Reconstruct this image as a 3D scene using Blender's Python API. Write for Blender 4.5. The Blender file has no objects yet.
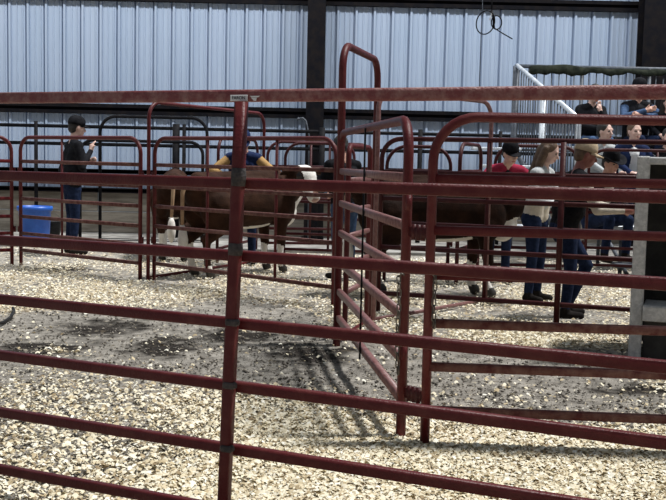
import bpy, bmesh, math, random
import numpy as np
from mathutils import Vector as V, Matrix, noise as mnoise

random.seed(7); rng = np.random.default_rng(7)
S = bpy.context.scene
C = S.collection

# ------------------------------------------------------------------ camera
F_PX = 1000.0; W_PX, H_PX = 666, 500; HC = 1.30; ROLL = 0.022; HORIZ = 162.0
pitch = math.atan((H_PX / 2 - HORIZ) / F_PX)
fwd = V((0, math.cos(pitch), -math.sin(pitch)))
up0 = V((0, math.sin(pitch), math.cos(pitch))); right0 = V((1, 0, 0))
RV = right0 * math.cos(ROLL) + up0 * math.sin(ROLL)
UV = right0 * -math.sin(ROLL) + up0 * math.cos(ROLL)
CP = V((0, 0, HC))
cam_d = bpy.data.cameras.new('camera'); cam = bpy.data.objects.new('camera', cam_d); C.objects.link(cam)
cam_d.sensor_width = 36; cam_d.lens = F_PX / W_PX * 36; cam_d.clip_start = 0.05; cam_d.clip_end = 200
m = Matrix((RV, UV, -fwd)).transposed().to_4x4(); m.translation = CP
cam.matrix_world = m
S.camera = cam

# ------------------------------------------------------------------ world, light, exposure
S.view_settings.view_transform = 'Standard'; S.view_settings.look = 'None'
S.view_settings.gamma = 1; S.view_settings.use_curve_mapping = False
S.view_settings.exposure = 0.0
w = bpy.data.worlds.new('world'); S.world = w; w.use_nodes = True
w.node_tree.nodes['Background'].inputs[0].default_value = (0.80, 0.90, 1.0, 1)
w.node_tree.nodes['Background'].inputs[1].default_value = 0.23
sd = bpy.data.lights.new('sun', 'SUN'); sun = bpy.data.objects.new('sun', sd); C.objects.link(sun)
sd.energy = 4.25; sd.angle = math.radians(5); sd.color = (1.0, 0.985, 0.96)
sun.rotation_euler = V((0.46, 0.06, 1.0)).to_track_quat('Z', 'Y').to_euler()
sun.location = (3, 4, 7)
# unseen area lights, added to brighten the back wall
for lx in (-7.5, -2.5, 2.5, 7.5):
    ld = bpy.data.lights.new('wall_fill', 'AREA'); lo = bpy.data.objects.new('wall_fill', ld); C.objects.link(lo)
    ld.shape = 'RECTANGLE'; ld.size = 4.0; ld.size_y = .5; ld.energy = 165; ld.color = (.93, .97, 1.0)
    lo.location = (lx, 12.2, 6.6); lo.rotation_euler = V((0, -1.1, 1)).to_track_quat('Z', 'Y').to_euler()

# ------------------------------------------------------------------ pixel -> place helpers
def ray(x, y): return fwd + RV * ((x - W_PX / 2) / F_PX) - UV * ((y - H_PX / 2) / F_PX)
def G(x, y, z=0.0):
    d = ray(x, y); t = (z - HC) / d.z; return CP + d * t
def atY(x, y, Y):
    d = ray(x, y); return CP + d * (Y / d.y)
def onplane(x, y, P, n):
    d = ray(x, y); t = (P - CP).dot(n) / d.dot(n); return CP + d * t

# ------------------------------------------------------------------ materials
MATS = {}
def mat(name, col, rough=0.6, metal=0.0, col2=None, scale=8.0, bump=0.0, bscale=60.0, spec=0.5, detail=4.0, lo=.4, hi=.62, stretch=None):
    if name in MATS: return MATS[name]
    M = bpy.data.materials.new(name); M.use_nodes = True
    nt = M.node_tree; b = nt.nodes['Principled BSDF']
    b.inputs['Roughness'].default_value = rough; b.inputs['Metallic'].default_value = metal
    b.inputs['Specular IOR Level'].default_value = spec
    b.inputs['Base Color'].default_value = (*col, 1)
    tc = nt.nodes.new('ShaderNodeTexCoord'); src = tc.outputs['Object']
    if stretch:
        mp = nt.nodes.new('ShaderNodeMapping'); mp.inputs['Scale'].default_value = stretch
        nt.links.new(src, mp.inputs[0]); src = mp.outputs[0]
    if col2:
        n = nt.nodes.new('ShaderNodeTexNoise'); n.inputs['Scale'].default_value = scale; n.inputs['Detail'].default_value = detail
        n.inputs['Roughness'].default_value = .65
        r = nt.nodes.new('ShaderNodeValToRGB'); r.color_ramp.elements[0].position = lo; r.color_ramp.elements[1].position = hi
        r.color_ramp.elements[0].color = (*col, 1); r.color_ramp.elements[1].color = (*col2, 1)
        nt.links.new(src, n.inputs['Vector']); nt.links.new(n.outputs['Fac'], r.inputs[0]); nt.links.new(r.outputs[0], b.inputs['Base Color'])
    if bump:
        n2 = nt.nodes.new('ShaderNodeTexNoise'); n2.inputs['Scale'].default_value = bscale; n2.inputs['Detail'].default_value = 3
        bp = nt.nodes.new('ShaderNodeBump'); bp.inputs['Strength'].default_value = bump; bp.inputs['Distance'].default_value = .01
        nt.links.new(src, n2.inputs['Vector']); nt.links.new(n2.outputs['Fac'], bp.inputs['Height']); nt.links.new(bp.outputs[0], b.inputs['Normal'])
    MATS[name] = M; return M

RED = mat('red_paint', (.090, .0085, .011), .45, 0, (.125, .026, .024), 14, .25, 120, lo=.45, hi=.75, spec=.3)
DUSTY_LIT = mat('dusty_lit_red_paint', (.085, .016, .016), .55, 0, (.20, .105, .085), 18, .3, 120, lo=.35, hi=.72, spec=.3)  # dirt on the rails, plus a tan tint standing for light on their tops
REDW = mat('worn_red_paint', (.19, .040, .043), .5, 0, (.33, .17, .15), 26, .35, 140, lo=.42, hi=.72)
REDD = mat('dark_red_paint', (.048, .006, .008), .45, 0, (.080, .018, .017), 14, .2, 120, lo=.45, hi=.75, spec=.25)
GATEM = mat('lit_gate_paint', (.15, .045, .045), .42, 0, (.30, .17, .16), 30, .2, 120, lo=.3, hi=.75)  # red lightened to pink, the light on the rails put into the colour
BLACK = mat('black_steel', (.006, .006, .008), .7, .0, (.014, .013, .014), 10, .1, spec=.08)
GALV = mat('galvanised_steel', (.065, .075, .09), .55, .1, (.11, .12, .14), 20, .1, spec=.3)
GALVW = mat('pale_aluminium', (.50, .54, .58), .4, .2, (.74, .77, .8), 12, .05)
WALLM = mat('wall_sheet_paint', (.42, .51, .65), .5, 0, (.48, .56, .70), 1.3, .05, 30, lo=.35, hi=.7, stretch=(1, 1, .25))
GIRT = mat('girt_dark_primer', (.008, .008, .011), .6, 0, (.016, .013, .013), 6, .1, spec=.06)
KICK = mat('kick_board_wood', (.16, .135, .105), .85, 0, (.27, .235, .19), 5, .5, 40, stretch=(.4, 1, 3))
CONC = mat('pale_concrete', (.17, .16, .145), .9, 0, (.34, .325, .30), 3, .3, 50)
CHAINM = mat('chain_steel', (.07, .065, .06), .4, .6, (.16, .14, .12), 40)
BLUE = mat('blue_plastic', (.015, .09, .42), .4, 0, (.02, .12, .50), 5)
RUBBER = mat('black_rubber', (.012, .012, .013), .6, 0, (.025, .025, .025), 10, spec=.2)
TARP = mat('olive_tarp', (.012, .015, .011), .9, 0, (.03, .034, .024), 9, .4, 40, spec=.1)
CRATE = mat('crate_grey_steel', (.42, .425, .43), .6, 0, (.60, .60, .60), 30, .5, 90)
CRATED = mat('crate_dark_sheet', (.022, .021, .021), .7, 0, (.045, .042, .04), 8, .2)  # near-black grey on the stall's side, back, top and kick sheets
WHITE = mat('sticker_white', (.82, .82, .82), .4)
INK = mat('sticker_ink', (.01, .01, .012), .5)
TAPE = mat('grey_tape', (.030, .026, .026), .7, 0, (.075, .06, .058), 40, .6, 100)
SKIN = mat('skin', (.50, .27, .20), .5, 0, (.56, .32, .24), 20)
SKINP = mat('skin_pale', (.62, .40, .33), .5, 0, (.68, .46, .39), 20)
SKINR = mat('skin_ruddy', (.26, .085, .065), .5, 0, (.32, .12, .09), 20)
EYE = mat('eye_dark', (.02, .015, .012), .2)
LIP = mat('lip', (.38, .14, .12), .5)
HOOF = mat('hoof', (.03, .026, .022), .5)
COAT = mat('cow_red_brown', (.024, .010, .0055), .8, 0, (.048, .021, .012), 5, .5, 70, spec=.12)
COATD = mat('cow_dark_brown', (.013, .006, .004), .8, 0, (.030, .013, .008), 5, .5, 70, spec=.1)
CWHITE = mat('cow_white', (.72, .68, .62), .8, 0, (.80, .77, .72), 12, .5, 70)
TAN = mat('cow_tan', (.34, .21, .12), .8, 0, (.42, .28, .17), 12, .5, 70)
PINK = mat('muzzle_pink', (.45, .27, .23), .5)
def cloth(n, c, k=1.5): return mat(n, c, .85, 0, tuple(min(1, v * k + .004) for v in c), 14, .4, 50, spec=.08)
BLKC = cloth('black_cloth', (.007, .007, .009)); NAVY = cloth('navy_cloth', (.010, .018, .055)); DENIM = cloth('dark_denim', (.008, .014, .036), 1.7)
DENIML = cloth('light_denim', (.04, .068, .13)); TANC = cloth('tan_cloth', (.36, .22, .09), 1.2); CREAM = cloth('cream_cloth', (.55, .50, .42), 1.15)
REDC = cloth('red_cloth', (.27, .022, .05), 1.3); GREYC = cloth('grey_cloth', (.45, .47, .48), 1.15); WHTC = cloth('white_cloth', (.68, .69, .70), 1.1)
KHAKI = cloth('khaki_cloth', (.45, .36, .25), 1.2); BOOT = cloth('boot_leather', (.012, .010, .009)); YEL = cloth('yellow_cloth', (.65, .45, .05), 1.2)
HBRN = mat('brown_hair', (.09, .05, .03), .6, 0, (.15, .09, .05), 30, .5, 80); HDRK = mat('dark_hair', (.010, .008, .007), .6, 0, (.02, .015, .012), 30, .5, 80)

# ------------------------------------------------------------------ object helpers
def wl(o):
    p = V((0, 0, 0))
    while o is not None: p = p + o.location; o = o.parent
    return p
def part(name, vf, material, parent=None, smooth=True, kind=None):
    """verts in world space -> ONE mesh object"""
    vs, fs = vf
    me = bpy.data.meshes.new(name)
    off = wl(parent) if parent else V((0, 0, 0))
    me.from_pydata([(v[0] - off.x, v[1] - off.y, v[2] - off.z) for v in vs], [], fs)
    if smooth: me.shade_smooth()
    for mt in (material if isinstance(material, (list, tuple)) else [material]): me.materials.append(mt)
    o = bpy.data.objects.new(name, me); C.objects.link(o)
    if parent: o.parent = parent
    if kind: o['kind'] = kind
    return o
def tag(o, label, cat, group=None):
    o['label'] = label; o['category'] = cat
    if group: o['group'] = group
    return o
def thing(name, label, cat, loc, group=None):
    o = bpy.data.objects.new(name, None); C.objects.link(o); o.location = loc; o.empty_display_size = .1
    return tag(o, label, cat, group)
def struct(name, loc=(0, 0, 0)):
    o = bpy.data.objects.new(name, None); C.objects.link(o); o.location = loc; o['kind'] = 'structure'; return o
def join(*vfs):
    V_, F_ = [], []
    for vs, fs in vfs:
        k = len(V_); V_ += [tuple(v) for v in vs]; F_ += [tuple(i + k for i in f) for f in fs]
    return V_, F_
def box(c, s, ax=None):
    c = V(c); ax = ax or (V((1, 0, 0)), V((0, 1, 0)), V((0, 0, 1)))
    vs = [c + ax[0] * (i * s[0] / 2) + ax[1] * (j * s[1] / 2) + ax[2] * (k * s[2] / 2) for i in (-1, 1) for j in (-1, 1) for k in (-1, 1)]
    return vs, [(0, 1, 3, 2), (4, 6, 7, 5), (0, 4, 5, 1), (2, 3, 7, 6), (0, 2, 6, 4), (1, 5, 7, 3)]
def bbox(c, s, ax=None, bev=.006):
    """box with chamfered edges (24 verts)"""
    c = V(c); ax = ax or (V((1, 0, 0)), V((0, 1, 0)), V((0, 0, 1)))
    bm = bmesh.new()
    vs, fs = box((0, 0, 0), s)
    bv = [bm.verts.new(v) for v in vs]
    for f in fs: bm.faces.new([bv[i] for i in f])
    bmesh.ops.bevel(bm, geom=list(bm.edges), offset=min(bev, min(s) * .3), segments=1, affect='EDGES')
    bm.verts.index_update()
    out = [c + ax[0] * v.co.x + ax[1] * v.co.y + ax[2] * v.co.z for v in bm.verts]
    ff = [tuple(v.index for v in f.verts) for f in bm.faces]; bm.free(); return out, ff
def sweep(pts, ra, rb=None, ref=None, n=10, cap=True, closed=False, sq=False):
    """tube along pts; section half-size ra across the travel/ref plane, rb along ref"""
    rb = rb or ra; pts = [V(p) for p in pts]; vs, fs = [], []; L = len(pts); prev = None
    for i, p in enumerate(pts):
        a = pts[(i - 1) % L] if (closed or i > 0) else p
        b = pts[(i + 1) % L] if (closed or i < L - 1) else p
        t = (b - a).normalized()
        if ref is not None: nn = (ref - t * ref.dot(t)).normalized()
        elif prev is not None: nn = (prev - t * prev.dot(t)).normalized()
        else:
            q = V((0, 0, 1)) if abs(t.z) < .9 else V((1, 0, 0)); nn = (q - t * q.dot(t)).normalized()
        prev = nn; o = t.cross(nn)
        A = ra[i] if isinstance(ra, (list, tuple)) else ra; Bq = rb[i] if isinstance(rb, (list, tuple)) else rb
        for k in range(n):
            th = 2 * math.pi * (k + .5) / n; cs, sn = math.cos(th), math.sin(th)
            if sq:
                g = (abs(cs) ** 5 + abs(sn) ** 5) ** -.2; cs *= g; sn *= g
            vs.append(p + nn * (Bq * cs) + o * (A * sn))
    for i in range(L if closed else L - 1):
        for k in range(n):
            j = (i + 1) % L; fs.append((i * n + k, i * n + (k + 1) % n, j * n + (k + 1) % n, j * n + k))
    if cap and not closed:
        fs.append(tuple(range(n - 1, -1, -1))); fs.append(tuple(range((L - 1) * n, L * n)))
    return vs, fs
def lathe(c, prof, n=28, sx=1, sy=1):
    vs, fs = [], []; c = V(c)
    for r, z in prof:
        for k in range(n):
            a = 2 * math.pi * k / n; vs.append(c + V((r * math.cos(a) * sx, r * math.sin(a) * sy, z)))
    for i in range(len(prof) - 1):
        for k in range(n): fs.append((i * n + k, i * n + (k + 1) % n, (i + 1) * n + (k + 1) % n, (i + 1) * n + k))
    return vs, fs

# ------------------------------------------------------------------ structure: floor
DIRT = [(-60, 318), (40, 312), (90, 308), (230, 300), (330, 308), (345, 335), (430, 340), (560, 352), (700, 356), (700, 430), (560, 430), (470, 428), (395, 428), (330, 408), (250, 392), (150, 362), (60, 352), (-60, 360)]
DIRTW = [(p.x, p.y) for p in (G(x, y) for x, y in DIRT)]
def sdist(X, Y, poly):
    """signed distance (negative inside), numpy"""
    X = np.asarray(X, float); Y = np.asarray(Y, float); d = np.full(X.shape, 1e9); ins = np.zeros(X.shape, bool); n = len(poly)
    for i in range(n):
        ax, ay = poly[i]; bx, by = poly[(i + 1) % n]; ex, ey = bx - ax, by - ay
        t = np.clip(((X - ax) * ex + (Y - ay) * ey) / (ex * ex + ey * ey), 0, 1)
        d = np.minimum(d, np.hypot(X - ax - t * ex, Y - ay - t * ey))
        cr = ((ay > Y) != (by > Y)) & (X < ex * (Y - ay) / (ey if ey else 1e-9) + ax); ins ^= cr
    return np.where(ins, -d, d)
def fnoise(X, Y, s, seed=0.0):
    return np.array([mnoise.noise(V((x * s + seed, y * s - seed, seed))) for x, y in zip(X.ravel(), Y.ravel())]).reshape(X.shape)
gx = np.concatenate([np.linspace(-11, -3.6, 12)[:-1], np.linspace(-3.6, 3.6, 145), np.linspace(3.6, 11, 12)[1:]])
gy = np.concatenate([np.linspace(-2, 2.6, 8)[:-1], np.linspace(2.6, 9, 161), np.linspace(9, 17.4, 70)[1:]])
XX, YY = np.meshgrid(gx, gy)
n1 = fnoise(XX, YY, 1.1, 3.1); n2 = fnoise(XX, YY, 5.5, 9.7); n3 = fnoise(XX, YY, 13.0, 5.2)
near = np.clip((15.0 - YY) / 3, 0, 1)
ZZ = near * (.010 * n1 + .012 * n2 + .008 * n3) - .012
sdv = sdist(XX, YY, DIRTW) + .30 * n1 + .18 * n2
CH = np.clip(sdv / .5 + .45, 0.02, 1)                 # chip cover of the ground
CH = np.where(YY > 5.6, CH * np.clip(.50 + .9 * n1 + .5 * n2, .10, .75), CH)
CH = np.where(YY < 6.5, CH * (1 - .8 * np.clip((-.05 - XX) / .8 + .9 * n1, 0, 1)), CH) * np.where(YY < 6, .7, 1)
CH = CH * np.clip(1.1 - (YY - 6.5) * .10, .45, 1)
fv = list(zip(XX.ravel(), YY.ravel(), ZZ.ravel())); nx, ny = len(gx), len(gy)
ff = [(j * nx + i, j * nx + i + 1, (j + 1) * nx + i + 1, (j + 1) * nx + i) for j in range(ny - 1) for i in range(nx - 1)]
GM = bpy.data.materials.new('dirt_with_shavings'); GM.use_nodes = True
nt = GM.node_tree; bs = nt.nodes['Principled BSDF']; bs.inputs['Roughness'].default_value = .95; bs.inputs['Specular IOR Level'].default_value = .15
def N(t): return nt.nodes.new(t)
tc = N('ShaderNodeTexCoord'); at = N('ShaderNodeAttribute'); at.attribute_name = 'chips'
def noi(s, d=5, r=.6):
    q = N('ShaderNodeTexNoise'); q.inputs['Scale'].default_value = s; q.inputs['Detail'].default_value = d; q.inputs['Roughness'].default_value = r
    nt.links.new(tc.outputs['Object'], q.inputs['Vector']); return q.outputs['Fac']
def ramp(i, stops):
    q = N('ShaderNodeValToRGB'); e = q.color_ramp.elements
    e[0].position, e[0].color = stops[0][0], (*stops[0][1], 1); e[1].position, e[1].color = stops[1][0], (*stops[1][1], 1)
    for p, c_ in stops[2:]:
        z = e.new(p); z.color = (*c_, 1)
    nt.links.new(i, q.inputs[0]); return q.outputs[0]
def mix(f, a, b):
    q = N('ShaderNodeMix'); q.data_type = 'RGBA'; nt.links.new(f, q.inputs[0]); nt.links.new(a, q.inputs[6]); nt.links.new(b, q.inputs[7]); return q.outputs[2]
dirt = ramp(noi(9, 8, .7), [(.30, (.10, .09, .077)), (.70, (.50, .465, .41))])
damp_shade = ramp(noi(1.25, 7, .7), [(.53, (0, 0, 0)), (.64, (1, 1, 1))])
at2 = N('ShaderNodeAttribute'); at2.attribute_name = 'damp_shade'
dmul = N('ShaderNodeMath'); dmul.operation = 'MULTIPLY_ADD'; dmul.use_clamp = True; dmul.inputs[1].default_value = .35
nt.links.new(damp_shade, dmul.inputs[0]); nt.links.new(at2.outputs['Fac'], dmul.inputs[2]); damp_shade = dmul.outputs[0]
dirt = mix(damp_shade, dirt, ramp(noi(20), [(.3, (.014, .012, .010)), (.7, (.05, .042, .036))]))
vo = N('ShaderNodeTexVoronoi'); vo.inputs['Scale'].default_value = 34; nt.links.new(tc.outputs['Object'], vo.inputs['Vector'])
sep = N('ShaderNodeSeparateColor'); nt.links.new(vo.outputs['Color'], sep.inputs[0])
chipc = ramp(sep.outputs[0], [(0, (.20, .15, .09)), (1, (.80, .73, .58)), (.25, (.44, .36, .25)), (.6, (.66, .57, .42))])
thr = N('ShaderNodeMath'); thr.operation = 'SUBTRACT'; nt.links.new(at.outputs['Fac'], thr.inputs[0]); nt.links.new(sep.outputs[1], thr.inputs[1])
gt = N('ShaderNodeMath'); gt.operation = 'MULTIPLY_ADD'; gt.use_clamp = True; gt.inputs[1].default_value = 6; gt.inputs[2].default_value = .3
nt.links.new(thr.outputs[0], gt.inputs[0])
nt.links.new(mix(gt.outputs[0], dirt, chipc), bs.inputs['Base Color'])
bp = N('ShaderNodeBump'); bp.inputs['Strength'].default_value = .9; bp.inputs['Distance'].default_value = .02
nt.links.new(noi(38, 6, .7), bp.inputs['Height']); nt.links.new(bp.outputs[0], bs.inputs['Normal'])
floor = part('floor', (fv, ff), GM, kind='structure')
DP = np.zeros(XX.shape)
for (dx_, dy_, ra_, rb_) in ((50, 346, .42, .28), (100, 327, .40, .40), (165, 345, .35, .35), (20, 352, .3, .2), (230, 335, .3, .4), (310, 352, .35, .4), (60, 268, .5, .5), (640, 388, .35, .2)):  # damp spots, plus painted shadow left of the gate and before the stall
    p = G(dx_, dy_); DP = np.maximum(DP, 1 - np.hypot((XX - p.x) / ra_, (YY - p.y) / rb_) + .55 * n2 + .45 * n3)
da = floor.data.attributes.new('damp_shade', 'FLOAT', 'POINT'); da.data.foreach_set('value', np.clip(DP * 2.4, 0, 1).ravel().astype(np.float32))
ca = floor.data.attributes.new('chips', 'FLOAT', 'POINT'); ca.data.foreach_set('value', CH.ravel().astype(np.float32))

# pale concrete aisle in front of the wall
WALLY = 17.0
cw = part('floor_walkway', box((0, (14.3 + WALLY) / 2, .0), (22, WALLY - 14.3, .05)), CONC, smooth=False, kind='structure')

# ------------------------------------------------------------------ back wall: ribbed sheets, girts, kick boards
wall = struct('wall_back', (0, WALLY, 0))
WB, WT = .70, 6.2
pitch_r = .305
def sheet(x0, nr=3):
    prof = []
    for k in range(nr):
        a = x0 + k * pitch_r
        prof += [(a, 0), (a + .008, -.046), (a + .040, -.046), (a + .050, 0), (a + .125, 0), (a + .133, -.014), (a + .147, -.014), (a + .155, 0), (a + .215, 0), (a + .223, -.014), (a + .237, -.014), (a + .245, 0), (a + pitch_r - .030, 0), (a + pitch_r - .027, .05), (a + pitch_r - .003, .05)]
    prof.append((x0 + nr * pitch_r, 0))
    zs = [WB, WT]; vs = [(p[0], WALLY + p[1], z) for z in zs for p in prof] ; n_ = len(prof)
    return vs, [(i, i + 1, n_ + i + 1, n_ + i) for i in range(n_ - 1)]
x0 = -11.0
while x0 < 11:
    o = part('wall_sheet', sheet(x0), WALLM, wall, smooth=False); x0 += 3 * pitch_r
for i in range(10):
    for j in range(2):
        part('kick_board', bbox((-10 + i * 2.2 + (j % 2) * .5, WALLY - .04 - .006 * ((i + j) % 2), .02 + .18 + j * .36), (2.19, .05, .352), bev=.008), KICK, wall, smooth=False)
def girt(name, z, h, d=.10, mt=GIRT):
    return part(name, join(box((0, WALLY - .05 - d / 2, z + h / 2 - .01), (22, d, .02)), box((0, WALLY - .05 - d / 2, z - h / 2 + .01), (22, d, .02)), box((0, WALLY - .06, z), (22, .02, h)), box((0, WALLY - .05 - d, z + h / 2 - .03), (22, .015, .06)), box((0, WALLY - .05 - d, z - h / 2 + .03), (22, .015, .06))), mt, smooth=False, kind='structure')
girt('trim_1', 3.97, .17); girt('trim_2', 2.10, .17); girt('trim_3', 1.06, .07, .08); girt('trim_4', .74, .08, .08)
def column(label, xpx, wdt, dep, Y):
    p = atY(xpx, 60, Y); base = V((p.x, Y, 0))
    t = thing('steel_column', label, 'column', base, 'steel columns on the back wall')
    for s in (-1, 1): part('flange', box(base + V((0, s * dep / 2, 3.1)), (wdt, .014, 6.2)), GIRT, t, smooth=False)
    part('web', box(base + V((0, 0, 3.1)), (.012, dep, 6.2)), GIRT, t, smooth=False)
    part('base_plate', box(base + V((0, 0, .035)), (wdt + .08, dep + .1, .02)), GIRT, t, smooth=False)
column('black steel column on the ribbed wall behind the tall bow gate', 316, .29, .34, WALLY - .42)
column('wide black steel column behind the bleacher tarp at the right edge', 652, .42, .34, WALLY - .42)

# ------------------------------------------------------------------ panels
HS = [1.51, 1.227, .997, .785, .573, .371, .17]
ZU = V((0, 0, 1))
def arc_frame(A, B, top, R, topB=None):
    topB = topB or top
    d = (B - A).normalized(); L = (B - A).length; pts = [A.copy()]
    R = min(R, L * .48)
    for k in range(9):
        a = math.pi / 2 * k / 8; pts.append(A + ZU * (top - R + R * math.sin(a)) + d * (R - R * math.cos(a)))
    for k in range(9):
        a = math.pi / 2 * k / 8; pts.append(A + d * (L - R + R * math.sin(a)) + ZU * (top - R + R * math.cos(a)) + ZU * (topB - top))
    pts.append(B.copy()); return pts
def panel(label, A, B, group=None, hs=HS, r=.021, R=.17, braces=(.5,), m_frame=RED, m_rail=RED, name='livestock_panel', cat='panel', rail_rz=None, conn=True, rb=None):
    A = V((A[0], A[1], 0)); B = V((B[0], B[1], 0)); d = (B - A).normalized(); n_ = d.cross(ZU); L = (B - A).length
    t = thing(name, label, cat, A, group)
    sink = ZU * -.03
    part('frame', sweep([p + (sink if i in (0, len(arc_frame(A, B, hs[0], R)) - 1) else V((0, 0, 0))) for i, p in enumerate(arc_frame(A, B, hs[0], R))], r, r, n_, 10), m_frame, t)
    for h in hs[1:]:
        part('rail', sweep([A + ZU * h + d * r * .5, B + ZU * h - d * r * .5], rail_rz or r * .95, rb or r * .8, n_, 12, sq=True), m_rail, t)
    for b_ in braces:
        q = A + d * (L * b_) - n_ * 0
        part('brace', sweep([q + ZU * (hs[-1] - .02), q + ZU * hs[0]], .017, .012, n_, 8), m_frame, t)
    if conn:
        for P_, s in ((A, -1), (B, 1)):
            for z in (.42, 1.12):
                part('connector', join(sweep([P_ + d * s * .035 + ZU * (z - .035), P_ + d * s * .035 + ZU * (z + .035)], .014, None, None, 8), box(P_ + d * s * .018 + ZU * z, (.03, .02, .03), (d, n_, ZU))), m_frame, t)
    return t
def bow(label, A, B, top, group=None, r=.024, R=.2, mtl=RED, topB=None):
    A = V((A[0], A[1], 0)); B = V((B[0], B[1], 0)); n_ = (B - A).normalized().cross(ZU)
    t = thing('bow_frame', label, 'gate frame', A, group)
    pts = arc_frame(A, B, top, R); pts[0] = pts[0] - ZU * .03; pts[-1] = pts[-1] - ZU * .03
    part('bow', sweep(pts, r, r, n_, 12), mtl, t)
    part('sill', sweep([A + ZU * .02, B + ZU * .02], .018, .012, n_, 8), mtl, t)
    return t
def gp(x, y): p = G(x, y); return (p.x, p.y)

# foreground panel, close to the camera: seven rails, one thick post
FA = G(0, 154.7 + 263 * HC); FB = G(666, 169.3 + 358 * HC)
fd = (FB - FA).normalized(); fn = V((fd.y, -fd.x, 0)); fn = fn if fn.y < 0 else -fn
fp = thing('fence_panel', 'nearest red pipe fence panel with worn top rail and tape-wrapped post', 'fence panel', V((FA.x, FA.y, 0)))
def fpt(x, y, off=0.0): return onplane(x, y, FA + fn * off, fn)
frails = [((0, 98), (666, 92)), ((0, 175.5), (666, 197)), ((0, 240), (666, 284)), ((0, 299), (666, 367)), ((0, 355), (666, 443)), ((0, 412), (555, 500)), ((0, 469), (170, 500))]
for i, (a, b) in enumerate(frails):
    sl = (b[1] - a[1]) / (b[0] - a[0])
    P0 = fpt(-140, a[1] - sl * 140); P1 = fpt(800, a[1] + sl * 800)
    part('rail', sweep([P0, P1], .0185 if i else .0200, .016, fn, 20, sq=True), REDW if i == 0 else RED, fp)
po = []
for x, y in ((241.5, 101.8), (238, 180), (233.5, 290), (228.5, 400), (221.5, 565)): po.append(fpt(x, y, .034))
part('post', sweep(po, .020, .018, fn, 20, sq=True), RED, fp)
for (ya, yb_) in ((168, 186), (243, 255)):
    xa = 241.5 - (ya - 103) * .0412
    part('tape_wrap', sweep([fpt(xa, ya, .034), fpt(xa - .2, (ya + yb_) / 2, .034), fpt(xa - .6, yb_, .034)], [.0235, .026, .0235], [.0235, .025, .0235], fn, 12), TAPE, fp)
for i, (a, b) in enumerate(frails[3:]):
    y = a[1] + (b[1] - a[1]) / (b[0] - a[0]) * 230
    x = 241.5 - (y - 103) * .0412
    part('clip', bbox(fpt(x, y, .045), (.044, .03, .022), (fd, fn, ZU), .005), TAPE, fp, smooth=False)
for s_, x in ((-1, -135), (1, 795)):
    top, bot = fpt(x, 100), fpt(x, 500); part('end_post', sweep([V((top.x, top.y, 1.50)), V((top.x, top.y, -.03))], .021, .021, fn, 10), RED, fp)
# maker's sticker on the top rail
c0 = fpt(239, 98.0, .018)
st = thing('maker_sticker', 'small white lettered sticker on the nearest top rail', 'sticker', c0)
fdx = (fpt(248, 98.4) - fpt(230, 98.6)).normalized(); fz = fdx.cross(-fn) if fdx.cross(-fn).z > 0 else -fdx.cross(-fn)
part('plate', bbox(c0, (.064, .004, .0195), (fdx, fn, fz), .001), WHITE, st, smooth=False)
def text_mesh(body, size):
    cu = bpy.data.curves.new('t', 'FONT'); cu.body = body; cu.size = size; cu.align_x = 'CENTER'; cu.align_y = 'CENTER'; cu.extrude = .0004; cu.offset = 0
    o = bpy.data.objects.new('t', cu); C.objects.link(o); me = bpy.data.meshes.new_from_object(o.evaluated_get(bpy.context.evaluated_depsgraph_get()))
    vs = [v.co.copy() for v in me.vertices]; fs = [tuple(p.vertices) for p in me.polygons]
    bpy.data.objects.remove(o); bpy.data.curves.remove(cu); bpy.data.meshes.remove(me); return vs, fs
vs, fs = text_mesh('FARON', .0150)
part('lettering', ([c0 + fdx * (v.x) + fz * v.y + fn * (.003 + v.z) for v in vs], fs), INK, st, smooth=False)
c1 = fpt(255, 98.2, .0185)
st2 = thing('horn_emblem', 'tiny white horn-shaped emblem beside the lettered sticker', 'sticker', c1)
def flat(c, pts, th=.0016):
    k = len(pts); v1 = [c + fdx * a + fz * b + fn * th for a, b in pts]; v0 = [c + fdx * a + fz * b for a, b in pts]
    return v1 + v0, [tuple(range(k)), tuple(range(2 * k - 1, k - 1, -1))] + [(i, k + i, k + (i + 1) % k, (i + 1) % k) for i in range(k)]
part('horns', flat(c1, [(-.019, .0075), (.019, .0075), (.012, .003), (-.012, .003)]), WHITE, st2, smooth=False)
part('face', flat(c1, [(-.014, .002), (.007, .002), (.004, -.008), (-.004, -.008)]), WHITE, st2, smooth=False)

# swinging gate in the middle of the picture, seen nearly end-on
gA = gp(337, 343); gB = gp(400.5, 438)
gate = panel('pink-rubbed red gate swung open between the tall bow and the twin posts', gA, gB, None, r=.024, R=.16, braces=(), m_frame=RED, m_rail=GATEM, name='swing_gate', cat='gate', hs=[1.505, 1.235, 1.01, .80, .585, .38, .19])
A_ = V((*gA, 0)); B_ = V((*gB, 0)); d_ = (B_ - A_).normalized(); n_ = d_.cross(ZU)
q = A_ + d_ * ((B_ - A_).length * .52) + n_ * .026
part('brace', sweep([q + ZU * .14, q + ZU * 1.50], .010, .006, n_, 6), BLACK, gate)
# panel on the right of the gate
E0 = G(424.5, 445); E1 = G(666, 455); ed = (E1 - E0).normalized(); E2 = E0 + ed * 3.05
ep = panel('red panel with a big rounded corner right of the open gate', (E0.x, E0.y), (E2.x, E2.y), None, r=.0225, R=.20, braces=(.62,), hs=[1.515, 1.235, 1.00, .795, .572, .370, .166], rail_rz=.0215, conn=False)
for o in [c_ for c_ in ep.children if c_.name.startswith('rail')][3:]: o.data.materials[0] = DUSTY_LIT
for z in (.985, .225):
    c = (E0 + B_) / 2 + ZU * z; dd = (E0 - B_).normalized()
    part('hinge_block', join(*[sweep([c + dd * o_ - ZU * .036, c + dd * o_ + ZU * .036], .012, None, None, 8) for o_ in (-.028, 0, .028)], bbox(c, ((E0 - B_).length, .016, .05), (dd, dd.cross(ZU), ZU))), REDD, ep)
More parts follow.
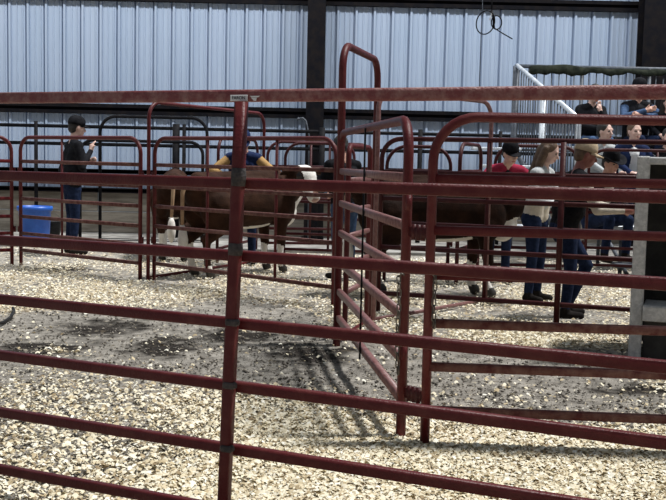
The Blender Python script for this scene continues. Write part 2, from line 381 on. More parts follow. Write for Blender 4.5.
# bow frames
b1 = bow('tallest red bow frame standing above the open gate', gp(336.5, 344), gp(371.5, 320), 2.125, 'bow frames', R=.17, r=.027)
b2 = bow('red bow frame arching over the cow pen on the left', gp(148, 279.5), gp(262, 262), 1.89, 'bow frames', R=.17, r=.02)
b3 = bow('red bow frame reaching rightward behind the top rail, over the dark cow', gp(373, 322), gp(485, 302), 1.89, 'bow frames', R=.17, r=.02, mtl=GATEM)
# slim walk-through gate inside the tallest bow
panel('slim red walk-through gate inside the tallest bow frame', gp(344.5, 339), gp(366, 324), None, r=.02, R=.07, braces=(), name='walk_gate', cat='gate', hs=[1.42, 1.17, .95, .76, .55, .35], m_frame=RED, m_rail=GATEM, conn=False)
PG = 'pen panels'
panel('red panel fencing the white-faced cow at the front', gp(154, 279), gp(333, 306), PG, braces=(.33, .49, .71), r=.021, m_rail=DUSTY_LIT)
panel('red panel in front of the standing man by the blue tub', gp(21, 264), gp(140, 279), PG, braces=(.37,), r=.022, m_rail=DUSTY_LIT)
panel('red panel running out of the left edge beside the blue tub', gp(12, 264), gp(-190, 272), PG, braces=(.5,), r=.022)
hA = V((*gp(378, 312), 0)); hB = V((*gp(760, 340), 0)); hd_ = (hB - hA).normalized()
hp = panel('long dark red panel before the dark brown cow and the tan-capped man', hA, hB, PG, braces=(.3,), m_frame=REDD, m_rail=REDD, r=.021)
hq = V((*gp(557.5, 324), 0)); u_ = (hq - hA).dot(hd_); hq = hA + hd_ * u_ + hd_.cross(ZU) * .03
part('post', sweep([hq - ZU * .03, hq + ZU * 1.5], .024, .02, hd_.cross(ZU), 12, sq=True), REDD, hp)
FG = 'far pen panels'
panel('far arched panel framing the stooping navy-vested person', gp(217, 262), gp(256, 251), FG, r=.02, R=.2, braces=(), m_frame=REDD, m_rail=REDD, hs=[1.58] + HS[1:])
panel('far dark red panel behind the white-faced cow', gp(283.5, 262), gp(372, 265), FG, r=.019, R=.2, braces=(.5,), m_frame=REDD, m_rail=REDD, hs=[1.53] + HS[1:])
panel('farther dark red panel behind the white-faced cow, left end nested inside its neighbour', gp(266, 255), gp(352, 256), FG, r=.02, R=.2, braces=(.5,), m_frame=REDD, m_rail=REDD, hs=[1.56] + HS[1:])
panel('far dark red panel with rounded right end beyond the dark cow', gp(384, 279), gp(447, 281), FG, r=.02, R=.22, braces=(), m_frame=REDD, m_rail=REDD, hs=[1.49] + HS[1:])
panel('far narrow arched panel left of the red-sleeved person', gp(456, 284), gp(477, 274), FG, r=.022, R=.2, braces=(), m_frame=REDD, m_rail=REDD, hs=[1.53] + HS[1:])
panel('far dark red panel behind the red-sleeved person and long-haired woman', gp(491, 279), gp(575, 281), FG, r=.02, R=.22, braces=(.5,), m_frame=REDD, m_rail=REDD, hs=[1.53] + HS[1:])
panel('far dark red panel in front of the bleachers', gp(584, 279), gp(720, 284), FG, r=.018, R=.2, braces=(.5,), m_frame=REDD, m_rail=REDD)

# black pipe fence by the wall
FY = 16.2
pf = thing('pipe_fence', 'black pipe fence along the ribbed wall', 'fence', V((0, FY, 0)))
for z in (1.78, 1.50):
    part('rail', sweep([V((-9, FY, z)), V((7, FY, z))], .03, None, V((0, 1, 0)), 8), BLACK, pf)
for xp, rr in ((36, .03), (176, .06), (184, .03), (322, .05), (420, .04), (500, .03)):
    p = atY(xp, 150, FY - .03); part('post', sweep([V((p.x, FY - .03, -.03)), V((p.x, FY - .03, 1.85))], rr, None, V((0, 1, 0)), 8), BLACK, pf)
bow('black bow frame by the wall left of the navy-vested person', (atY(100, 240, 15.6).x, 15.6), (atY(206, 240, 15.6).x, 15.6), 1.93, None, mtl=BLACK, R=.25, r=.025)
bow('lower black bow frame by the wall left of the navy-vested person', (atY(80, 240, 15.3).x, 15.3), (atY(202, 240, 15.3).x, 15.3), 1.55, None, mtl=BLACK, R=.2, r=.025)

# ------------------------------------------------------------------ grey steel stall at the right edge
K0 = G(627.5, 359.5); ka = V((.94, -.34, 0)).normalized(); kn = V((ka.y, -ka.x, 0)); kn = kn if kn.y > 0 else -kn
kt = thing('steel_stall', 'grey sheet-metal animal stall with dark inside at the right edge', 'stall', K0)
ax = (ka, kn, ZU); KW, KD, KH = 1.0, .75, 1.375
part('front_post', bbox(K0 + ka * .042 + kn * .03 + ZU * KH / 2, (.084, .06, KH + .02), ax, .008), CRATE, kt, False)
part('front_post', bbox(K0 + ka * (KW - .042) + kn * .03 + ZU * KH / 2, (.084, .06, KH + .02), ax, .008), CRATE, kt, False)
part('top_beam', bbox(K0 + ka * KW / 2 + kn * .03 + ZU * (KH - .02), (KW - .15, .058, .05), ax, .008), CRATE, kt, False)
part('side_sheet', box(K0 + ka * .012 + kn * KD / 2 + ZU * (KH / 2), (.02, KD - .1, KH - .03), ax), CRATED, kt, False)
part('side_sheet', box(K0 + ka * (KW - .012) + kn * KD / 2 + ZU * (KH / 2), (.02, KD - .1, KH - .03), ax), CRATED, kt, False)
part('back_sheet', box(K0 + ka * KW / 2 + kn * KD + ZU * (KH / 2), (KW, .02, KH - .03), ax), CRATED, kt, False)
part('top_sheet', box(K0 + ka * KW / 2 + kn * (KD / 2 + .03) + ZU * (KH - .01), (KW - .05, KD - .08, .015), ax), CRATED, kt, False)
part('step', join(bbox(K0 + ka * (KW / 2 + .04) + kn * .12 + ZU * .37, (KW - .09, .34, .03), ax), bbox(K0 + ka * (KW / 2 + .04) - kn * .045 + ZU * .33, (KW - .09, .02, .10), ax)), CRATE, kt, False)
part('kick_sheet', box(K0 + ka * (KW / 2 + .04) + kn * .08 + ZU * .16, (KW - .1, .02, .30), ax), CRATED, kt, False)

# ------------------------------------------------------------------ bodies by voxel union
def voxel(prims, vs=.01, smooth=2):
    bm = bmesh.new()
    for p in prims:
        if p[0] == 'c':
            _, a, b, ra, rb, _t = p; a, b = V(a), V(b)
            for c_, r_ in ((a, ra), (b, rb)):
                bmesh.ops.create_icosphere(bm, subdivisions=2, radius=r_ * 1.03, matrix=Matrix.Translation(c_))
            d = b - a
            if d.length > 1e-4:
                bmesh.ops.create_cone(bm, cap_ends=True, segments=14, radius1=ra, radius2=rb, depth=d.length, matrix=Matrix.Translation((a + b) / 2) @ d.to_track_quat('Z', 'Y').to_matrix().to_4x4())
        else:
            _, c_, rad, rot, _t = p
            bmesh.ops.create_icosphere(bm, subdivisions=3, radius=1, matrix=Matrix.Translation(V(c_)) @ rot.to_4x4() @ Matrix.Diagonal((*rad, 1)))
    me = bpy.data.meshes.new('tmp'); bm.to_mesh(me); bm.free()
    o = bpy.data.objects.new('tmp', me); C.objects.link(o)
    r = o.modifiers.new('r', 'REMESH'); r.mode = 'VOXEL'; r.voxel_size = vs
    if smooth:
        s = o.modifiers.new('s', 'SMOOTH'); s.factor = .5; s.iterations = smooth
    me2 = bpy.data.meshes.new_from_object(o.evaluated_get(bpy.context.evaluated_depsgraph_get()))
    bpy.data.objects.remove(o); bpy.data.meshes.remove(me)
    return me2
def body(name, prims, mats, parent, mtx, vs=.01, smooth=2):
    me = voxel(prims, vs, smooth); n = len(me.polygons)
    ce = np.empty(n * 3); me.polygons.foreach_get('center', ce); ce = ce.reshape(-1, 3)
    best = np.full(n, 1e9); idx = np.zeros(n, np.int32)
    for p in prims:
        t = p[-1]; bias = 0.0
        if isinstance(t, tuple): t, bias = t
        if p[0] == 'c':
            a = np.array(p[1]); b = np.array(p[2]); ab = b - a; L2 = ab @ ab + 1e-12
            u = np.clip((ce - a) @ ab / L2, 0, 1); d = np.linalg.norm(ce - a - u[:, None] * ab, axis=1) - (p[3] + (p[4] - p[3]) * u)
        else:
            q = (ce - np.array(p[1])) @ np.array(p[3]) ; k = np.linalg.norm(q / np.array(p[2]), axis=1); d = (k - 1) * min(p[2])
        d = d - bias; sel = d < best; best[sel] = d[sel]; idx[sel] = t
    for mt in mats: me.materials.append(mt)
    me.polygons.foreach_set('material_index', idx); me.shade_smooth(); me.name = name
    me.transform(mtx)
    o = bpy.data.objects.new(name, me); C.objects.link(o); o.parent = parent; return o
I3 = Matrix.Identity(3)
def rotY(a): return Matrix.Rotation(a, 3, 'Y')
def rotZ(a): return Matrix.Rotation(a, 3, 'Z')

# local frame of a person: +x forward, +y to its left, z up, sized for 1.75 m
def person(label, loc, face, k=1.0, pel=.96, lean=0.0, twist=0.0, arms=None, legs=None, hy=0.0, hp=0.0, top=BLKC, sleeve=None, cuff=None, under=None, trousers=DENIM, skin=SKIN, hairm=HDRK, hair='short', hat=None, hatm=BLKC, brim=None, name='person', group=None, toe=True, wide=1.0, hem=None, gloves=None, vs=.0105):
    mats = [top, sleeve or top, trousers, BOOT, skin, EYE, LIP, under or top, gloves or skin, hem or top]
    T_, SL, TR, BT, SK, EY, LP, UN, GL, HM = range(10)
    t = thing(name, label, 'person', loc, group)
    pv = V((0, 0, pel)); LR = rotY(lean) @ rotZ(twist)
    def U(x, y, z): return pv + LR @ V((x, y, z - .96))
    P = []
    c = lambda a, b, ra, rb, tg: P.append(('c', tuple(a), tuple(b), ra, rb, tg))
    # torso
    for s in (-1, 1):
        c(pv + V((-.01, s * .07 * wide, -.03)), U(0, s * .075 * wide, 1.08), .112, .105, (T_ if hem is None else HM))
        c(U(0, s * .075 * wide, 1.08), U(.012, s * .085 * wide, 1.30), .108 * wide, .112, T_)
        c(U(0, s * .05, 1.42), U(0, s * .175 * wide, 1.395), .070, .066, T_)
        c(pv + V((-.02, s * .085, -.06)), pv + V((0, s * .09, -.12)), .112, .10, TR)
    c(U(0.01, 0, 1.1), U(.02, 0, 1.33), .115, .11, UN if under else T_)
    c(U(-.005, 0, 1.44), U(.01, 0, 1.56), .056, .052, SK)
    # legs
    legs = legs or {}
    for s, key in ((1, 'L'), (-1, 'R')):
        kn_, an_ = legs.get(key, ((.015, s * .105, .50), (-.01, s * .11, .09)))
        hip = pv + V((0, s * .09, -.05)); kn_ = V(kn_); an_ = V(an_)
        c(hip, kn_, .098, .062, TR); c(kn_, an_ + V((0, 0, .03)), .062, .05, TR)
        td = V((an_.x - kn_.x * .0 , 0, 0)); f_ = V((1, s * .15, 0)).normalized()
        c(an_ + V((-.025, 0, -.045)), an_ + f_ * .15 + V((0, 0, -.055)), .045, .036, BT); c(an_, an_ + V((0, 0, -.03)), .05, .048, BT)
    # arms
    arms = arms or {}
    for s, key in ((1, 'L'), (-1, 'R')):
        sh = U(0, s * .18 * wide, 1.385)
        el, wr, hd = arms.get(key, ((-.03, s * .25, 1.10), (.05, s * .25, .86), (.1, 0, -1)))
        el, wr, hd = V(el), V(wr), V(hd).normalized()
        c(sh, el, .062, .047, SL); c(el, wr, .047, .034, (SL if cuff is None else SK)); 
        palm = wr + hd * .055; c(wr, palm + hd * .02, .030, .034, GL)
        sd_ = hd.cross(V((1, .2, .1))).normalized(); nrm = sd_.cross(hd)
        for j, (o_, ln) in enumerate(((-.030, .060), (-.010, .075), (.011, .070), (.031, .052))):
            b0 = palm + hd * .03 + sd_ * o_; b1 = b0 + hd * ln * .55 + nrm * .006; b2 = b1 + hd * ln * .4 + nrm * .022
            c(b0, b1, .0105, .010, GL); c(b1, b2, .010, .0085, GL)
        c(wr + hd * .03 - sd_ * .025, wr + hd * .07 - sd_ * .058 + nrm * .015, .014, .011, GL)
    # head
    HR = LR @ rotZ(hy) @ rotY(hp - lean * .75)
    hc = U(.03, 0, 1.60) + HR @ V((0, 0, .03))
    h = lambda x, y, z: hc + HR @ V((x, y, z))
    e = lambda ct, rad, tg: P.append(('e', tuple(ct), rad, HR, tg))
    e(h(-.005, 0, .02), (.100, .078, .112), SK); e(h(.028, 0, -.055), (.068, .056, .064), SK)
    c(h(.088, 0, .012), h(.112, 0, -.026), .011, .015, SK)
    c(h(.086, -.04, .034), h(.086, .04, .034), .011, .011, SK)
    for s in (-1, 1):
        e(h(.085, s * .032, .012), (.010, .012, .007), (EY, .0015)); e(h(-.005, s * .079, 0), (.020, .011, .032), SK)
        c(h(.06, s * .035, -.02), h(.05, s * .03, -.05), .03, .025, SK)
    e(h(.090, 0, -.062), (.012, .024, .008), (LP, .002))
    RZ = Matrix.Rotation(face, 4, 'Z') @ Matrix.Scale(k, 4)
    body('body', P, mats, t, RZ, vs, 2)
    # hair
    if hair:
        Q = []
        e2 = lambda ct, rad: Q.append(('e', tuple(ct), rad, HR, 0))
        e2(h(-.018, 0, .038), (.103, .086, .104)); e2(h(-.05, 0, -.01), (.065, .076, .075))
        if hair == 'long':
            for s in (-1, 1):
                Q.append(('c', tuple(h(-.03, s * .065, .03)), tuple(h(-.035, s * .085, -.14)), .045, .045, 0)); Q.append(('c', tuple(h(-.035, s * .085, -.14)), tuple(h(-.0, s * .09, -.31)), .045, .022, 0))
            Q.append(('c', tuple(h(-.07, 0, .0)), tuple(h(-.09, 0, -.30)), .07, .05, 0))
        if hair == 'beard': Q.append(('e', tuple(h(.035, 0, -.085)), (.068, .058, .045), HR, 0))
        body('hair', Q, [hairm], t, RZ, .011, 1)
    # hat
    if hat:
        def hm(vf): return ([RZ @ h(*v) + V(loc) for v in vf[0]], vf[1])
        if hat == 'cap':
            prof = [(1.0, .0), (1.0, .03), (.95, .065), (.8, .095), (.55, .115), (.25, .124), (.02, .126)]
            vs_, fs_ = [], []; n = 20
            for r_, z in prof:
                for j in range(n): a = 2 * math.pi * j / n; vs_.append((-.012 + .113 * r_ * math.cos(a), .094 * r_ * math.sin(a), .035 + z))
            for i in range(len(prof) - 1):
                for j in range(n): fs_.append((i * n + j, i * n + (j + 1) % n, (i + 1) * n + (j + 1) % n, (i + 1) * n + j))
            fs_.append(tuple(range((len(prof) - 1) * n, len(prof) * n))); fs_.append(tuple(range(n - 1, -1, -1)))
            ho = part('cap', hm((vs_, fs_)), hatm, t)
            vs_, fs_ = [], []; mth = 12
            for dz in (.0, -.006):
                for rr in (0, .5, 1):
                    for j in range(mth + 1):
                        a = -math.pi / 2 + math.pi * j / mth; yy = math.sin(a) * (.088 - .01 * rr); xx = .03 + math.cos(a) * (.06 + .085 * rr)
                        vs_.append((xx, yy, .045 + dz - .10 * abs(yy) * 2 * .5 - .018 * rr))
            w_ = mth + 1
            for s_ in range(2):
                for i in range(2):
                    for j in range(mth):
                        f4 = (s_ * 3 * w_ + i * w_ + j, s_ * 3 * w_ + i * w_ + j + 1, s_ * 3 * w_ + (i + 1) * w_ + j + 1, s_ * 3 * w_ + (i + 1) * w_ + j); fs_.append(f4 if s_ else f4[::-1])
            for j in range(mth): fs_.append((2 * w_ + j, 2 * w_ + j + 1, 5 * w_ + j + 1, 5 * w_ + j))
            part('brim', hm((vs_, fs_)), brim or hatm, ho)
        else:
            n = 28; vs_, fs_ = [], []
            rings = [(1.75, .0), (1.35, -.012), (1.02, .0), (1.0, .02), (.94, .075), (.86, .118), (.6, .125), (.3, .105), (.02, .10)]
            for r_, z in rings:
                for j in range(n):
                    a = 2 * math.pi * j / n; curl = .055 * max(0, r_ - 1.02) / .73 * (math.sin(a) ** 2) - .02 * max(0, r_ - 1.02) / .73 * (math.cos(a) ** 2)
                    vs_.append((-.008 + .112 * r_ * math.cos(a), .095 * r_ * math.sin(a), .05 + z + curl))
            for i in range(len(rings) - 1):
                for j in range(n): fs_.append((i * n + j, i * n + (j + 1) % n, (i + 1) * n + (j + 1) % n, (i + 1) * n + j))
            fs_.append(tuple(range((len(rings) - 1) * n, len(rings) * n)))
            ho = part('cowboy_hat', hm((vs_, fs_)), hatm, t)
            md = ho.modifiers.new('s', 'SOLIDIFY'); md.thickness = .005
            part('hat_band', hm(lathe((-.008, 0, .05), [(.113, .004), (.1145, .012), (.110, .026)], 28, 1, .85)), BOOT, ho)
    return t
D2R = math.radians
def gl(x, y, z=0.0): p = G(x, y); return V((p.x, p.y, z))

# ------------------------------------------------------------------ cattle
def cow(label, loc, face, k=1.0, hyaw=0.0, hpitch=0.0, coat=COAT, neckz=0.0, legs=(0, 0, 0, 0), white_face=True, lightback=False):
    t = thing('cow', label, 'cow', loc, None)
    CT, WH, HF, EY, PK, TN, DK = range(7); P = []
    c = lambda a, b, ra, rb, tg: P.append(('c', tuple(a), tuple(b), ra, rb, tg))
    e = lambda ct, rad, tg, r=I3: P.append(('e', tuple(ct), rad, r, tg))
    e((-.05, 0, .88), (.78, .30, .32), CT); e((.42, 0, .92), (.32, .25, .35), CT); e((-.60, 0, .97), (.29, .265, .25), CT)
    c((-.75, 0, 1.13), (.45, 0, 1.16), .09, .10, CT); e((.66, 0, .74), (.15, .12, .19), (WH, .01))
    e((.0, 0, .615), (.42, .13, .075), (WH, -.005)); c((-.83, -.09, 1.03), (-.83, .09, 1.03), .09, .09, CT)
    for s in (-1, 1): e((-.60, s * .17, .82), (.22, .12, .26), CT); e((.45, s * .17, .82), (.19, .10, .26), CT)
    nb = V((.62, 0, 1.0)); poll = V((.98 - .17 * abs(hyaw), .33 * math.sin(hyaw), 1.17 + neckz))
    c(nb, poll - V((.06, 0, .03)), .21, .135, CT); c((.66, 0, .86), (.85, .05 * math.sin(hyaw), 1.02 + neckz), .15, .11, WH if white_face else CT)
    HR = rotZ(hyaw) @ rotY(hpitch + .75); FT = WH if white_face else CT
    h = lambda x, y, z: poll + HR @ V((x, y, z))
    e(h(.06, 0, 0), (.165, .125, .135), (FT, .03), HR); c(h(.12, 0, -.01), h(.34, 0, -.02), .112, .082, (FT, .02))
    e(h(.37, 0, -.02), (.075, .082, .075), PK, HR); c(h(.08, 0, -.07), h(.28, 0, -.07), .085, .055, FT)
    for s in (-1, 1):
        e(h(.40, s * .04, .02), (.02, .018, .014), (DK, .004), HR); e(h(.12, s * .108, .03), (.03, .016, .024), (EY, .045), HR)
        e(h(.13, s * .10, .02), (.05, .02, .045), (CT, .035), HR)
        c(h(.0, s * .12, .04), h(-.02, s * .25, .01), .035, .045, (CT, .03)); c(h(-.02, s * .25, .01), h(.0, s * .32, -.02), .045, .018, CT)
    c(h(.40, -.05, -.07), h(.40, .05, -.07), .012, .012, (DK, .003))
    fx = (legs[0], legs[1]); hx = (legs[2], legs[3])
    for i, s in enumerate((-1, 1)):
        x = .44 + fx[i]
        c((.45, s * .16, .74), (.43 + fx[i] * .3, s * .16, .58), .12, .082, CT); c((.43 + fx[i] * .3, s * .16, .58), (x + .01, s * .15, .36), .078, .055, CT)
        e((x + .012, s * .15, .355), (.058, .05, .06), CT); c((x, s * .15, .34), (x - .005, s * .15, .13), .044, .037, WH)
        c((x - .005, s * .15, .13), (x + .03, s * .15, .075), .045, .042, WH); c((x + .03, s * .15, .065), (x + .05, s * .15, .035), .05, .056, HF)
        y = -.70 + hx[i]
        c((-.58, s * .15, .85), (-.47 + hx[i] * .4, s * .18, .64), .20, .125, CT); c((-.47 + hx[i] * .4, s * .18, .64), (y - .03, s * .16, .44), .115, .062, CT)
        c((y - .05, s * .16, .46), (y - .03, s * .16, .42), .05, .055, CT); c((y - .03, s * .16, .42), (y, s * .15, .14), .048, .040, WH if s > 0 else CT)
        c((y, s * .15, .13), (y + .03, s * .15, .075), .047, .043, WH); c((y + .03, s * .15, .065), (y + .05, s * .15, .035), .05, .056, HF)
    RZ = Matrix.Rotation(face, 4, 'Z') @ Matrix.Scale(k, 4)
    body('body', P, [coat, CWHITE, HOOF, EYE, PINK, TAN, RUBBER], t, RZ, .017, 2)
    tl = [V((-.84, 0, 1.14)), V((-.92, 0, 1.10)), V((-.955, 0, .98)), V((-.95, .01, .78)), V((-.94, .02, .58))]
    o = part('tail', sweep([RZ @ p + V(loc) for p in tl], [.035 * k, .034 * k, .026 * k, .022 * k, .02 * k], [.035 * k, .034 * k, .026 * k, .022 * k, .02 * k], None, 10), TAN, t)
    sw = [V((-.94, .02, .62)), V((-.935, .02, .55)), V((-.93, .02, .44)), V((-.925, .02, .34)), V((-.92, .02, .27))]
    part('tail_switch', sweep([RZ @ p + V(loc) for p in sw], [k * v for v in (.02, .05, .072, .06, .012)], [k * v for v in (.02, .045, .06, .05, .012)], None, 12), CWHITE, o)
    return t

f1 = D2R(46); hoof = gl(211, 278); k1 = .95
off = Matrix.Rotation(f1, 3, 'Z') @ V((-.65, -.15, 0)) * k1
cow('red-brown cow with a white face and white tail tuft behind the left pen panel', hoof - off, f1, k1, hyaw=-D2R(106), hpitch=D2R(2), neckz=.05)
cow('red-brown cow mostly hidden behind the white-faced cow, only its flank showing at left', gl(174, 256), D2R(98), .92, hyaw=D2R(10), hpitch=D2R(25), neckz=-.15)
f2 = D2R(7); hoof = gl(489, 297); k2 = .98
off = Matrix.Rotation(f2, 3, 'Z') @ V((.50, -.15, 0)) * k2
cow('dark brown cow with white brisket standing before the long-haired woman', hoof - off, f2, k2, hyaw=D2R(35), hpitch=D2R(15), coat=COATD, neckz=-.06, white_face=False, legs=(.03, -.06, 0, .1))

# ------------------------------------------------------------------ people
person('man in black cap, black jacket and dark jeans standing by the blue tub', gl(72, 254), D2R(28), 1.03, lean=.05, hy=.05, hp=.12,
       arms={'L': ((.06, .31, 1.14), (.24, .06, 1.20), (.2, -1, .2)), 'R': ((.05, -.31, 1.12), (.22, -.08, 1.33), (.3, .3, .9))}, hat='cap', skin=SKINP, wide=1.42, hem=BLKC)
person('person in navy vest and tan sleeves stooping over the white-faced cow', gl(243, 264), D2R(-88), .98, lean=.45, top=NAVY, sleeve=TANC, hat='cap', hatm=NAVY, hp=.5,
       arms={'L': ((.30, .38, 1.19), (.46, .26, 1.14), (1, -.2, -.2)), 'R': ((.30, -.38, 1.19), (.46, -.22, 1.14), (1, .2, -.2))}, gloves=WHTC)
person('person in black jacket and blue jeans at the head of the white-faced cow', gl(343, 279), D2R(125), .91, lean=.12, hp=.3, top=BLKC, trousers=DENIML, wide=1.15, hair='short',
       arms={'L': ((.14, .28, 1.10), (.34, .12, 1.06), (1, -.1, 0)), 'R': ((.14, -.28, 1.10), (.36, -.10, 1.0), (1, .1, 0))})
person('person in red shirt, black vest front and black cap leaning over the dark cow', gl(496, 282), D2R(-80), .93, lean=.50, top=REDC, under=BLKC, hat='cap', hatm=BLKC, hp=.2, hy=.2, skin=SKINP,
       arms={'L': ((.34, .40, 1.22), (.56, .38, 1.10), (1, .1, -.2)), 'R': ((.30, -.38, 1.18), (.50, -.18, 1.08), (1, .2, -.2))}, gloves=YEL, wide=1.05)
person('woman with long brown hair in a pale shirt and jeans behind the long panel', gl(533, 301), D2R(-35), .885, lean=.12, hp=.3, hy=.2, top=GREYC, sleeve=WHTC, hem=CREAM, hair='long', hairm=HBRN, skin=SKINP, trousers=DENIM,
       arms={'L': ((.12, .26, 1.12), (.36, .12, 1.10), (1, -.1, 0)), 'R': ((.06, -.27, 1.12), (.30, -.16, 1.08), (1, .2, .1))})
person('man in tan cap, dark vest and pale sleeves leaning right beside the stall', gl(561, 317), D2R(4), .89, pel=.93, lean=.22, hp=.2, hy=-.1, top=BLKC, hem=BLKC, sleeve=CREAM, skin=SKINR, hat='cap', hatm=KHAKI, brim=KHAKI, wide=1.25, hairm=HBRN,
       arms={'L': ((.34, .26, 1.10), (.60, .20, 1.06), (1, 0, 0)), 'R': ((.22, -.27, 1.06), (.48, -.22, 1.06), (1, 0, 0))}, legs={'L': ((.27, .11, .50), (.10, .12, .09)), 'R': ((.04, -.11, .49), (.0, -.12, .09))})

# ------------------------------------------------------------------ bleachers
BX0 = 3.35; BX1 = 6.6
ROWS = [(12.3, .60), (13.35, 1.02), (14.45, 1.60)]
bl = thing('bleacher', 'metal bleacher with aluminium bench rows behind the right pens', 'bleacher', V((BX0, 12.3, 0)))
for Y, z in ROWS:
    part('seat_plank', bbox(V(((BX0 + BX1) / 2, Y, z - .025)), (BX1 - BX0, .28, .05)), GALVW, bl, False)
    part('foot_plank', bbox(V(((BX0 + BX1) / 2, Y - .42, z - .45)), (BX1 - BX0, .28, .045)), GALV, bl, False)
for x in (BX0 + .2, (BX0 + BX1) / 2, BX1 - .2):
    part('support_frame', join(*[sweep([V((x, Y, 0)), V((x, Y, z - .05))], .025, None, None, 8) for Y, z in ROWS], sweep([V((x, 12.0, .03)), V((x, 14.9, 1.15))], .025, None, None, 8)), GALV, bl)
# back guard and stair side guard with pickets
GY = 15.6
gL = atY(515, 66, GY); gt_z = gL.z
bg = thing('guard_rail', 'picket guard rail at the back of the bleacher under the tarp', 'railing', V((gL.x, GY, 0)))
part('top_rail', sweep([V((gL.x, GY, gt_z)), V((BX1 + .3, GY, gt_z))], .03, None, None, 8), GALV, bg)
part('bottom_rail', sweep([V((gL.x, GY, 1.55)), V((BX1 + .3, GY, 1.55))], .022, None, None, 8), GALV, bg)
for i in range(5):
    x = gL.x + i * (BX1 + .3 - gL.x) / 4; part('post', sweep([V((x, GY, -.03)), V((x, GY, gt_z))], .03, None, None, 8), GALV, bg)
x = gL.x + .11
while x < BX1 + .25:
    part('picket', sweep([V((x, GY, 1.55)), V((x, GY, gt_z))], .009, None, None, 6), GALV, bg); x += .115
sg0 = V((gL.x + .02, GY - .08, gt_z)); sgE = atY(579, 119, 12.9)
sgr = thing('stair_railing', 'stair railing with pale diagonal handrail at the left end of the bleacher', 'railing', V((sg0.x, sg0.y, 0)))
part('handrail', sweep([sg0, sgE, V((sgE.x, sgE.y, .9))], .033, None, None, 10), GALVW, sgr)
for i in range(22):
    u = (i + 1) / 23; p = sg0.lerp(sgE, u); zb = 1.55 + (.55 - 1.55) * u
    part('picket', sweep([V((p.x, p.y, zb)), p], .009, None, None, 6), GALV, sgr)
part('bottom_rail', sweep([V((sg0.x, sg0.y, 1.55)), V((sgE.x, sgE.y, .55))], .022, None, None, 8), GALV, sgr)
u = .47; p = sg0.lerp(sgE, u); part('post', sweep([V((p.x, p.y - .04, -.03)), p - V((0, .04, 0))], .05, None, None, 8), GALVW, sgr)
for u in (0.0, 1.0):
    p = sg0.lerp(sgE, u); part('post', sweep([V((p.x, p.y, -.03)), V((p.x, p.y, p.z))], .028, None, None, 8), GALV, sgr)
ss = thing('bleacher_stair', 'pale metal stair treads beside the bleacher railing', 'stairs', V((sg0.x + .2, 12.6, 0)))
for i in range(6):
    Y = 12.7 + i * .47; z = .25 + i * .26; u = (GY - .08 - Y) / (sg0.y - sgE.y); cx = sg0.x + (sgE.x - sg0.x) * u
    part('tread', bbox(V((cx - .42, Y, z)), (.72, .28, .04)), GALVW, ss, False)
part('stringer', sweep([V((sgE.x - .07, 12.45, -.02)), V((sg0.x - .07, 15.2, 1.6))], .06, .02, V((1, 0, 0)), 8), GALV, ss)
# tarp over the guard rail
tv, tf = [], []; n_t = 60
t0, t1 = atY(529, 68, GY).x, BX1 + .3
for i in range(n_t + 1):
    x = t0 + (t1 - t0) * i / n_t; bunch = math.exp(-((i - 7) / 7) ** 2); wv = .03 * math.sin(i * 1.9) + .02 * math.sin(i * 3.1 + 1); drop = .09 + .06 * bunch + .018 * math.sin(i * .7 + .5) + .012 * math.sin(i * 2.1)
    zt = gt_z - .01 + .035 * bunch + .006 * math.sin(i * .9)
    for (dy, dz) in ((.05, -drop * .8), (.045, 0), (0, .012), (-.045 - .012 * math.sin(i * 1.3), -.008), (-.06 + wv * .5, -drop * .5), (-.055 + wv * .6, -drop)):
        tv.append((x, GY + dy, zt + dz))
for i in range(n_t):
    for j in range(5): tf.append((i * 6 + j, i * 6 + j + 1, (i + 1) * 6 + j + 1, (i + 1) * 6 + j))
tp = tag(part('tarp', (tv, tf), TARP), 'dark olive tarp bunched along the bleacher guard rail', 'tarp')
md = tp.modifiers.new('s', 'SOLIDIFY'); md.thickness = .012

SG = 'spectators on the bleacher'
def seated(label, xpx, row, face=-90, lean=.25, dy=0.0, **kw):
    Y, z = ROWS[row]; p = atY(xpx, 130, Y + dy); pel = z + .10; zf = z - .42
    k = kw.pop('k', 1.0)
    base = V((p.x, Y + dy, zf))
    kw.setdefault('legs', {'L': ((.44, .13, .50), (.40, .14, .09)), 'R': ((.44, -.13, .50), (.38, -.14, .09))})
    return person(label, base, D2R(face), k, pel=.52, lean=lean, group=SG, **kw)
LAP = {'L': ((.16, .27, .80), (.38, .12, .64), (1, -.3, -.2)), 'R': ((.16, -.27, .80), (.38, -.12, .64), (1, .3, -.2))}
CROSS = {'L': ((.22, .28, .82), (.34, -.08, .82), (0, -1, .1)), 'R': ((.22, -.28, .80), (.37, -.06, .88), (.1, 1, .3))}
FACEH = {'L': ((.34, .16, .66), (.33, .03, .90), (-.2, -.2, 1)), 'R': ((.30, -.22, .70), (.46, -.02, .66), (.5, 1, -.2))}
seated('spectator in black jacket with a hand to the face, highest row left', 586, 2, -75, .26, top=BLKC, arms=FACEH, hp=.35, skin=SKINP, trousers=DENIML)
seated('man with denim sleeves, black vest and dark cap, arms crossed, highest row', 635, 2, -80, .06, top=BLKC, sleeve=DENIML, arms=CROSS, hat='cap', k=1.05, hp=.1)
seated('woman with long dark hair in black beside the denim-sleeved man', 665, 2, -100, .35, dy=-.1, top=BLKC, hair='long', arms=LAP, skin=SKINP, hp=.2, k=.92)
seated('dark-haired man in grey shirt looking right, middle bleacher row', 598, 1, -70, .2, top=GREYC, arms=LAP, skin=SKINP, hy=.35, k=1.0)
seated('brown-haired man in navy jacket over white shirt, middle bleacher row', 631, 1, -85, .15, top=NAVY, under=WHTC, hairm=HBRN, arms=LAP, skin=SKINP, hy=.15, k=1.0)
seated('spectator in black top and white sleeves at the right edge, middle bleacher row', 666, 1, -95, .2, top=BLKC, sleeve=WHTC, arms=LAP, skin=SKINP, k=.95)
